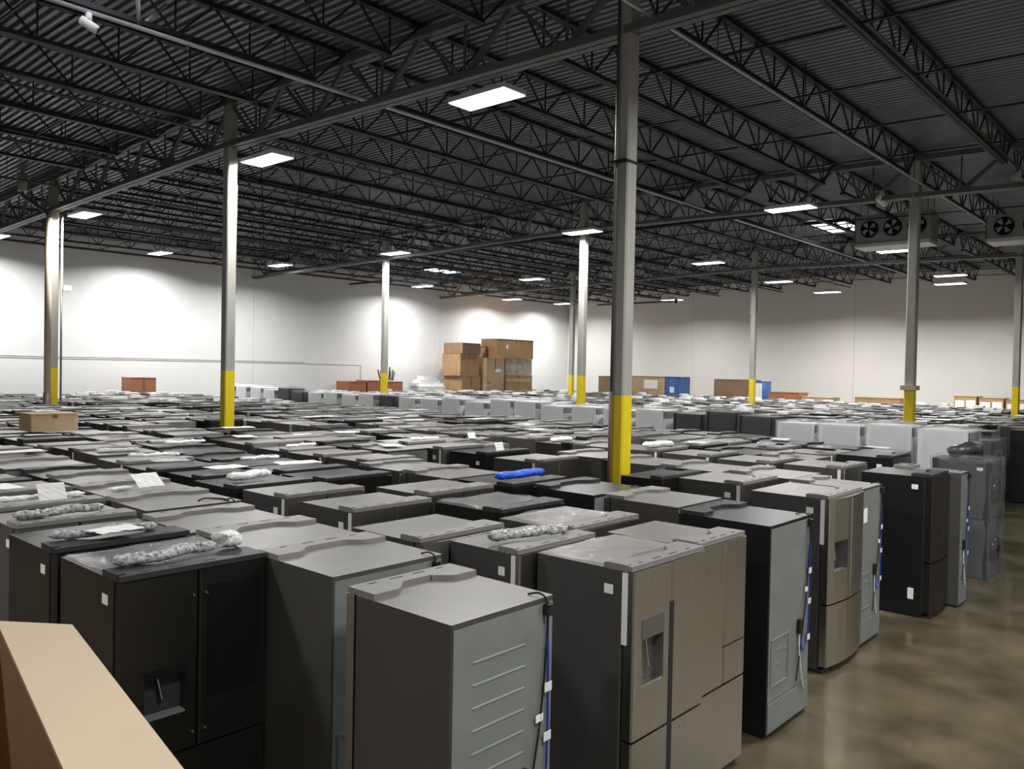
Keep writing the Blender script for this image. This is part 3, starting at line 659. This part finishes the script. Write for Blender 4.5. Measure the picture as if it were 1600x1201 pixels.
# ================================================================== shrink-wrapped washer stacks
def washer_meshes(mt):
    def one(z0):
        b = MB(); w, d, h = .345, .40, .975
        b.cbox(-w, w, -d, d, z0+.02, z0+h, .025); return b
    lo = one(0).mesh('lower_machine', [mt]); up = one(.985).mesh('upper_machine', [mt])
    def door(z): return MB().tube([(0, -.40, z), (0, -.43, z), (0, -.47, z), (0, -.475, z)], [.24, .24, .18, .001], 20).mesh('machine_door', ['gloss_black' if mt != 'washer_white' else 'plastic_grey'])
    def cons(z): return MB().box(-.33, .33, -.412, -.399, z+.80, z+.95).mesh('control_panel', ['plastic_dark'])
    def notch(z): 
        b = MB()
        for y in (-.27, -.02, .23): b.box(-.349, -.3445, y-.05, y+.05, z+.90, z+.925)
        return b.mesh('side_grips', ['gasket'])
    fm = MB(); rr = random.Random(3); n = 16
    ring = []
    for z in (.0, .25, .5, .75, .98, 1.02, 1.3, 1.6, 1.9, 2.0):
        for i in range(n):
            a = 2*PI*(i+.5)/n; c, s_ = math.cos(a), math.sin(a); q = max(abs(c)/.365, abs(s_)/.455)
            k_ = 1+rr.uniform(-.012, .03)+(-.02 if z in (.98, 1.02) else 0)
            fm.v.append((c/q*k_, s_/q*k_-.015, z))
    for r_ in range(9):
        for i in range(n): fm.quad([r_*n+i, r_*n+(i+1) % n, (r_+1)*n+(i+1) % n, (r_+1)*n+i], 0, True)
    t = len(fm.v); fm.v.append((.05, .02, 2.05))
    for i in range(n): fm.quad([9*n+i, 9*n+(i+1) % n, t], 0, True)
    return dict(lo=lo, up=up, d=[door(.48), door(1.465)], c=[cons(0), cons(.985)], g=notch(.985), film=fm.mesh('wrap_film', ['wrap_clear_white' if mt == 'washer_white' else 'wrap_clear']))
WM = {k: washer_meshes('washer_'+k) for k in ('white', 'black', 'graphite')}
KNOT = {}
for k in ('white', 'black', 'graphite'):
    b = MB(); rr = random.Random(9)
    b.tube([(-.10, .1, 1.97), (-.06, .08, 2.06), (.06, 0, 2.13), (.2, -.05, 2.08), (.28, -.08, 1.97)], [.03, .10, .13, .10, .03], 10)
    for i_, v_ in enumerate(b.v): b.v[i_] = (v_[0]+.05*noise.noise(Vector(v_)*7), v_[1]*1.5+.04*noise.noise(Vector(v_)*9), max(1.965, v_[2]+.05*noise.noise(Vector(v_)*8)))
    KNOT[k] = b.mesh('top_bundle', ['washer_'+k if k != 'white' else 'washer_white'])
def stack(x, y, colour, label, group=None, hs=1.0, grips=False, knot=False, rz=0):
    r = link('stacked_washer_pair', None, None, (x, y, 0), rz); tag(r, label, 'washers', group); r.scale = (1, 1, hs); M = WM[colour]
    lo = link('lower_machine', M['lo'], r); up_ = link('upper_machine', M['up'], r)
    link('machine_door', M['d'][0], lo); link('machine_door', M['d'][1], up_); link('control_panel', M['c'][1], up_)
    if grips: link('side_grips', M['g'], up_); link('sticker', MB().box(-.3475, -.3445, -.30, -.22, 1.80, 1.85).mesh('sticker', ['paper']), up_); link('sticker', MB().box(-.3475, -.3445, .05, .14, 1.55, 1.57).mesh('sticker', ['paper']), up_)
    link('wrap_film', M['film'], r)
    if knot: link('top_bundle', KNOT[colour], r)
stack(5.62, -2.60, 'graphite', 'graphite washers stacked in clear wrap standing at the aisle', None, .90, True, True)
stack(8.75, -2.02, 'graphite', 'dark wrapped washer stack half hidden behind the graphite pair', None, .95)
NAMEW = {'white': 'white', 'black': 'black', 'graphite': 'dark grey'}
for row in range(3):
    rr = random.Random(40+row); y = -1.95 if row == 0 else -1.7+.15*row; n = 0
    while y < 26.3:
        x = row_x(y)+.40+row*.98+rr.uniform(-.05, .05)
        c = 'white'
        if row == 0: c = 'black' if 1.3 < y < 4.4 or 14.6 < y < 16.2 or 20.5 < y < 21.6 else 'white'
        else: c = rr.choices(('white', 'black', 'graphite'), (8, 2, 1))[0]
        if row == 1 and -.9 < y < 1.2: c = 'black'
        if x < 11.3 or abs(y % BA) > .8:
            if x < 11.9 and free(x-.37, x+.37, y-.46, y+.45) or row == 0:
                n += 1
                ok, ds = in_view(x, y, 2.0)
                if ok:
                    occupied.append((x-.4, x+.4, y-.45, y+.45))
                    stack(x, y, c, NAMEW[c]+' wrapped washer stack, '+ordinal(n)+' from the aisle in '+['the first', 'the second', 'the third'][row]+' washer row', 'wrapped washer stacks', 1.02+rr.uniform(0, .06), False, row > 0 and (rr.random() < .4 or y < 1.5))
        y += 1.0+rr.uniform(-.02, .05)
fridge('tall black refrigerator standing alone past the wrapped washers by the open floor', 14.4, .90, -2.42, .86, 'F', 'black', 'fd', 1)

# ================================================================== loose things lying on the tops
def bundle(label, a, bb, r0, mt, seed, name='bubble_wrap_bundle', z=None, cat='bundle'):
    a = Vector((*a, 0)); bb = Vector((*bb, 0)); L = (bb-a).length; d = (bb-a)/L; rr = random.Random(seed); n = 26
    b = MB(); pts = []; rad = []
    for i in range(n+1):
        t = i/n; e = min(1, t/.06+.15, (1-t)/.06+.15)
        pts.append((t*L-L/2, .012*math.sin(t*9+seed), r0*.8+.006*math.sin(t*13))); rad.append(r0*e*(1+.22*(rr.random()-.5)))
    b.tube(pts, rad, 12)
    for i, v in enumerate(b.v): b.v[i] = (v[0], v[1]*1.5, max(.002, r0*.75+(v[2]-r0*.75)*.85+.010*noise.noise(Vector(v)*26)))
    o = link(name, b.mesh(name, [mt]), None, ((a.x+bb.x)/2, (a.y+bb.y)/2, z if z is not None else HT+.034), math.atan2(d.y, d.x)); return tag(o, label, cat)
bundle('bubble-wrapped handles with frayed end on the glass-door refrigerator', (-6.47, -.88), (-5.78, -.80), .040, 'bubble', 1)
bundle('bubble-wrapped handles lying under the white paper sheet', (-6.46, .16), (-5.76, .10), .036, 'bubble', 2)
bundle('bubble-wrapped handles on the grey refrigerator at the picture edge', (-6.40, 1.08), (-5.72, 1.14), .040, 'bubble', 3)
bundle('long white plastic-wrapped strip on the grey refrigerator', (-6.33, 2.02), (-5.55, 1.96), .030, 'bubble_white', 4)
bundle('bubble-wrapped handles behind the tall dispenser refrigerator', (-4.34, -1.86), (-3.62, -2.02), .042, 'bubble', 5)
bundle('bright blue wrapped bundle lying on the black refrigerator', (-2.0, .22), (-1.18, .24), .050, 'blue_wrap', 6)
bundle('white crumpled wrap tuft at the end of the handles', (-5.74, -.80), (-5.64, -.78), .06, 'bubble_white', 7, 'wrap_tuft')
bundle('crumpled clear bag on the black refrigerator beyond the cord loop', (-4.15, 1.95), (-3.62, 2.1), .05, 'bubble_white', 8, 'plastic_bag')
bundle('white crumpled foam sheet just past the tall column', (2.52, 1.25), (3.25, 1.2), .06, 'bubble_white', 9, 'foam_sheet')
bundle('white crumpled wrap behind the blue bundle', (2.05, 2.75), (2.6, 2.8), .05, 'bubble_white', 10, 'foam_sheet')
bundle('pale wrapped strip on the tops beside the white card', (.45, 4.45), (1.05, 4.38), .03, 'bubble_white', 11, 'wrapped_strip')
for i, (a, bb) in enumerate((((-4.0, 4.72), (-3.4, 4.56)), ((-2.9, 6.07), (-2.25, 6.10)), ((-3.12, 3.55), (-2.6, 3.5)), ((-1.8, 4.6), (-1.2, 4.7)))):
    bundle(['white wrapped strip on the dark tops by the brown carton', 'white wrapped strip on tops before the lit column', 'white wrapped strip beyond the crumpled bag', 'pale wrapped strip on tops between the two columns'][i], a, bb, .028, 'bubble_white', 20+i, 'wrapped_strip')
def sheet(label, x, y, w, l, rz, z=HT+.034, tilt=0.0, mt='paper', name='paper_sheet', cat='paper', group=None, seed=0):
    b = MB(); n = 6
    for k_ in (0, 1):
        for i in range(n+1):
            for j in range(n+1): b.v.append((-w/2+w*i/n, -l/2+l*j/n, .004+.012*abs(noise.noise(Vector((i*.5+seed, j*.5, seed*.7))))+(.002 if k_ else 0)))
    N = (n+1)**2
    for i in range(n):
        for j in range(n):
            q = [i*(n+1)+j, (i+1)*(n+1)+j, (i+1)*(n+1)+j+1, i*(n+1)+j+1]; b.quad(q); b.quad([t+N for t in q][::-1])
    for i in range(n):
        for e in ((i, i+1), (n*(n+1)+i, n*(n+1)+i+1), (i*(n+1), (i+1)*(n+1)), (i*(n+1)+n, (i+1)*(n+1)+n)): b.quad([e[0], e[1], e[1]+N, e[0]+N])
    o = link(name, b.mesh(name, [mt]), None, (x, y, z), rz); o.rotation_euler.x = tilt
    return tag(o, label, cat, group)
sheet('white paper sheet on the black stainless refrigerator with wrapped handles', -6.10, -.02, .30, .21, .15, HT+.086)
sheet('bright white card leaning on the grey refrigerator with the white strip', -5.85, 1.90, .22, .16, 0, HT+.105, 1.0)
sheet('big white sheet on the pale green-grey refrigerator', -6.05, 2.95, .50, .42, .1)
sheet('white paper folder on the light grey hinge cover', -4.92, 2.12, .26, .20, .1, HT+.098, .6)
sheet('small loose paper beside the white folder', -5.10, 2.30, .2, .12, .3, HT+.02)
sheet('bright white card standing on the low black refrigerator', .44, 2.44, .20, .13, .1, HT+.09, 1.25)
sheet('bright white card standing on tops beyond the low black refrigerator', 1.42, 3.98, .20, .13, .1, HT+.09, 1.25)
sheet('white foam panel on tops in front of the white washers', 5.75, 7.9, .9, .35, .1)
sheet('white sheet on the shiny tops beside the lit column', 2.9, 10.5, .9, .3, .1)
sheet('white strip of paper by the shiny tops', -.3, 6.42, .35, .14, .1)
# cord loop
o = link('cord_loop', MB().tube(spline([(-.1, .05, .008), (-.04, .07, .02), (.05, .06, .012), (.10, 0, .01), (.11, -.10, .008)]), .009, 6).mesh('cord_loop', ['cord_black']), None, (-4.78, 1.14, HT+.001)); tag(o, 'black cord loop lying on the light grey refrigerator top', 'cord')
# clear films over tops
def topfilm(label, x0, x1, y0, y1, seed):
    b = MB(); n = 14
    for i in range(n+1):
        for j in range(n+1):
            x = x0+(x1-x0)*i/n; y = y0+(y1-y0)*j/n; b.v.append((x, y, HT+.006+.022*max(0, noise.noise(Vector((x*3+seed, y*3, seed)))+.25)))
    for i in range(n):
        for j in range(n): b.quad([i*(n+1)+j, (i+1)*(n+1)+j, (i+1)*(n+1)+j+1, i*(n+1)+j+1], 0, True)
    o = link('protective_film', b.mesh('protective_film', ['film_top'])); o.location.z = .0; tag(o, label, 'plastic film')
topfilm('glossy clear film on the glass-door refrigerator top', -6.50, -5.62, -.86, -.24, 1)
topfilm('glossy clear film on the tall dispenser refrigerator top', -4.20, -3.34, -2.74, -2.24, 2)
topfilm('glossy clear film on the stainless refrigerator with front hinge strip', -3.45, -2.6, -1.72, -1.2, 3)
topfilm('glossy clear film on the low black refrigerator', -3.28, -2.46, -.80, -.23, 4)
# scattered papers and foam pieces on the farther tops
rp = random.Random(77); npap = 0
for dist, c in sel:
    x0, w, y, d = c[:4]
    if 9 < dist < 30 and rp.random() < .26 and npap < 70:
        npap += 1; sheet('white foam sheet on the '+ordinal(order[c[:3]])+' refrigerator '+('behind '+LANE_NAME[c[7]] if c[7] < 100 else 'of the '+ordinal(c[7]-100)+' lane beyond the washers'), x0+w*rp.uniform(.35, .65), y+d*rp.uniform(.4, .6), rp.uniform(.25, .6), rp.uniform(.15, .4), rp.uniform(-.3, .3), HT+.055, 0, rp.choice(('paper', 'paper', 'bubble_white', 'bubble')), 'foam_sheet', 'foam sheet', 'loose sheets on the far tops', npap)
b = MB()
for dist, c in sel[NI:]:
    if rp.random() < .5:
        x0, w, y, d = c[:4]; xx = x0+w*rp.uniform(.1, .4); yy = y+d*rp.uniform(.1, .4); b.box(xx, xx+rp.uniform(.25, .5), yy, yy+rp.uniform(.2, .4), HT+.03, HT+rp.uniform(.05, .14))
if b.v: tag(link('distant_packaging', b.mesh('distant_packaging', ['paper'])), 'white packaging scattered over the farthest appliance tops', 'packaging', kind='stuff')

# ================================================================== cartons
def carton(label, x0, x1, y0, y1, z0, z1, mt='carton', tape=True, group='brown cartons', flaps=False, marks=(), rz=0, name='carton'):
    cx, cy = (x0+x1)/2, (y0+y1)/2; a, c, h = (x1-x0)/2, (y1-y0)/2, z1-z0
    r = link(name, None, None, (cx, cy, z0), rz); tag(r, label, 'carton', group)
    link('body', MB().cbox(-a, a, -c, c, 0, h, .015).mesh('body', [mt]), r)
    lid = MB()
    for s_ in (-1, 1): lid.box(-a-.012, a+.012, min(0, s_*c)+(.006 if s_ > 0 else -.012), max(0, s_*c)+(.012 if s_ > 0 else -.006), h, h+.02)
    link('lid_flaps', lid.mesh('lid_flaps', [mt]), r)
    if tape: link('tape', MB().box(-.04, .04, -c-.004, c+.004, h*.80, h+.024).mesh('tape', ['carton_tape']), r)
    for (side, u0, u1, v0, v1, m2) in marks:
        if side == 'x': me = MB().box(-a-.006, -a-.001, -c+2*c*u0, -c+2*c*u1, h*v0, h*v1)
        else: me = MB().box(-a+2*a*u0, -a+2*a*u1, -c-.006, -c-.001, h*v0, h*v1)
        link('print', me.mesh('print', [m2]), r)
    return r
g = 'stack of brown cartons by the scalloped wall'
carton('bottom carton of the tower nearest the slim column', 23.2, 24.65, 26.25, 27.7, 0, 2.55, 'carton', True, g)
carton('middle carton of the tower nearest the slim column', 23.05, 24.55, 26.25, 27.7, 2.58, 3.78, 'carton', True, g, marks=(('y', .12, .3, .86, .92, 'carton_dark'), ('y', .62, .8, .86, .92, 'carton_dark')))
carton('top carton of the tower nearest the slim column', 23.15, 24.6, 26.2, 27.7, 3.81, 4.38, 'carton_dark', False, g)
carton('tall plain carton in the middle of the carton stack', 24.85, 26.35, 26.0, 26.85, 0, 3.60, 'carton_light', True, g, marks=(('y', .1, .25, .6, .63, 'carton_dark'), ('y', .5, .8, .78, .83, 'paper')))
carton('small dark carton at the back top of the carton stack', 24.85, 25.85, 26.92, 27.9, 3.0, 4.28, 'carton_dark', False, g)
carton('dark lower carton behind the tall plain one', 24.85, 25.85, 26.92, 27.9, 0, 2.97, 'carton_dark', False, g)
carton('bottom carton of the wide tower by the far corner', 26.8, 29.15, 26.25, 27.5, 0, 2.62, 'carton', True, g, marks=(('y', .0, 1, .86, .93, 'carton_light'),))
carton('grey plastic-wrapped carton in the wide tower', 26.75, 29.1, 26.25, 27.5, 2.65, 3.60, 'carton_wrapped', False, g)
carton('wide top carton of the tower by the far corner', 26.0, 29.15, 26.2, 27.55, 3.63, 4.72, 'carton', True, g, marks=(('y', .22, .28, .5, .7, 'paper'),))
g2 = 'cartons along the end wall'
carton('brown carton half hidden behind the tall column', 31.5, 32.6, 20.9, 23.05, 0, 2.68, 'carton_dark', True, g2)
carton('brown carton with pale wrapping marks beside the blue printed one', 31.5, 32.6, 18.5, 20.75, 0, 2.73, 'carton_light', True, g2, marks=(('x', .2, .6, .75, .93, 'paper'),))
carton('blue printed carton at the end wall', 31.5, 32.6, 17.5, 18.43, 0, 2.73, 'print_blue', False, g2, marks=(('x', .4, .7, .68, .8, 'paper'),))
carton('wide dark brown carton beside a yellow based column at the end wall', 31.5, 32.6, 13.3, 15.45, 0, 2.66, 'carton_dark', True, g2)
carton('pale blue and white carton just past the wide brown one', 31.5, 32.6, 12.72, 13.22, 0, 2.60, 'print_blue', False, g2, marks=(('x', .0, .8, .3, .97, 'paper'),))
carton('low reddish carton along the end wall', 31.5, 32.6, 10.75, 12.35, 0, 2.08, 'carton_red', True, g2)
carton('low pale brown carton next to the reddish one', 31.5, 32.6, 9.15, 10.65, 0, 1.90, 'carton_light', True, g2)
carton('long low golden brown carton at the end wall', 31.5, 32.6, 6.05, 8.05, 0, 1.97, 'carton', True, g2)
for i, (a, c_) in enumerate(((2.88, 3.78), (1.85, 2.8), (.85, 1.78))):
    carton('brown carton with white labels, '+['first', 'second', 'third'][i]+' of three at the end wall', 31.5, 32.6, a, c_, 0, 2.18-.04*i, 'carton', False, g2, marks=(('x', .06, .46, .72, .93, 'paper'), ('x', .54, .94, .70, .92, 'paper')))
carton('orange-brown carton standing near the scalloped wall behind the dark tops', 5.6, 6.6, 27.0, 27.9, 0, 2.36, 'carton_red', True)
carton('brown carton lying on the dark refrigerator tops', -3.66, -2.92, 9.25, 9.85, HT+.037, HT+.32, 'carton_light', True)
for i, x in enumerate((16.2, 17.4, 18.6)):
    carton('low red-brown carton behind the white washers, '+['first', 'second', 'third'][i]+' from the slim column', x, x+1.1, 27.1, 28.1, 0, 2.22+.05*(i % 2), 'carton_red', False)
st = link('wooden_sticks', None, None, (19.05, 27.6, 2.29)); tag(st, 'dark wooden sticks standing up from a red-brown carton', 'sticks')
for i, (dx, ln, lean) in enumerate(((-.45, .55, -.25), (-.36, .48, -.15), (-.02, .62, -.12), (.1, .7, .06), (.2, .5, .02), (.3, .55, .1), (.38, .46, .16))):
    link('stick', MB().bar((dx, 0, 0), (dx+lean, .03*i-.1, ln), .05).mesh('stick', ['wood_dark']), st)
pile = link('foam_heap', None, None, (21.6, 27.3, 0)); tag(pile, 'heap of white foam sheets beside the carton stack', 'foam')
link('base', MB().cbox(-.95, .95, -.5, .5, 0, 2.0, .08).mesh('base', ['bubble_white']), pile)
rr = random.Random(5)
for i in range(6):
    a = -.8+.28*i; z = 2.0+(.0 if i in (0, 5) else .0)
    o = link('foam_piece', MB().prism([(a-.25, -.3), (a+.3, -.35), (a+.25, .3), (a-.3, .25)], 2.0, 2.12+[.05, .22, .42, .34, .2, .05][i]).mesh('foam_piece', ['bubble_white']), pile)

# foreground open carton
W0 = link('open_carton', None, None, (-7.75, -3.30, 0), -.182); tag(W0, 'open tan cardboard carton with a flat flap in front of the refrigerators', 'carton')
HB = 2.291; t = .010; Y0 = -1.30
def cb(nm, *a, mt=('cardboard', 'cardboard_shaded'), mf=None):
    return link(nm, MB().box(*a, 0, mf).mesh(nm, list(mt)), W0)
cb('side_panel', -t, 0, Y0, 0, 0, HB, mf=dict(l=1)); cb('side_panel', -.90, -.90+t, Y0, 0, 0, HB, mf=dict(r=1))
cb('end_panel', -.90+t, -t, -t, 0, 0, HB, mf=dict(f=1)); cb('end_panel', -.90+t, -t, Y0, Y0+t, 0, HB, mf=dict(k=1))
cb('bottom_panel', -.90+t, -t, Y0+t, -t, 0, .02, mt=('cardboard_shaded', 'cardboard_shaded'))
link('flap', MB().prism([(-t, Y0), (.158, Y0), (.147, -.136), (0, 0), (-t, 0)], HB+.001, HB+.009).mesh('flap', ['cardboard']), W0)
link('inner_flap', MB().box(-.06, -.012, Y0+.02, Y0+.42, HB-.30, HB-.292).mesh('inner_flap', ['cardboard']), W0)
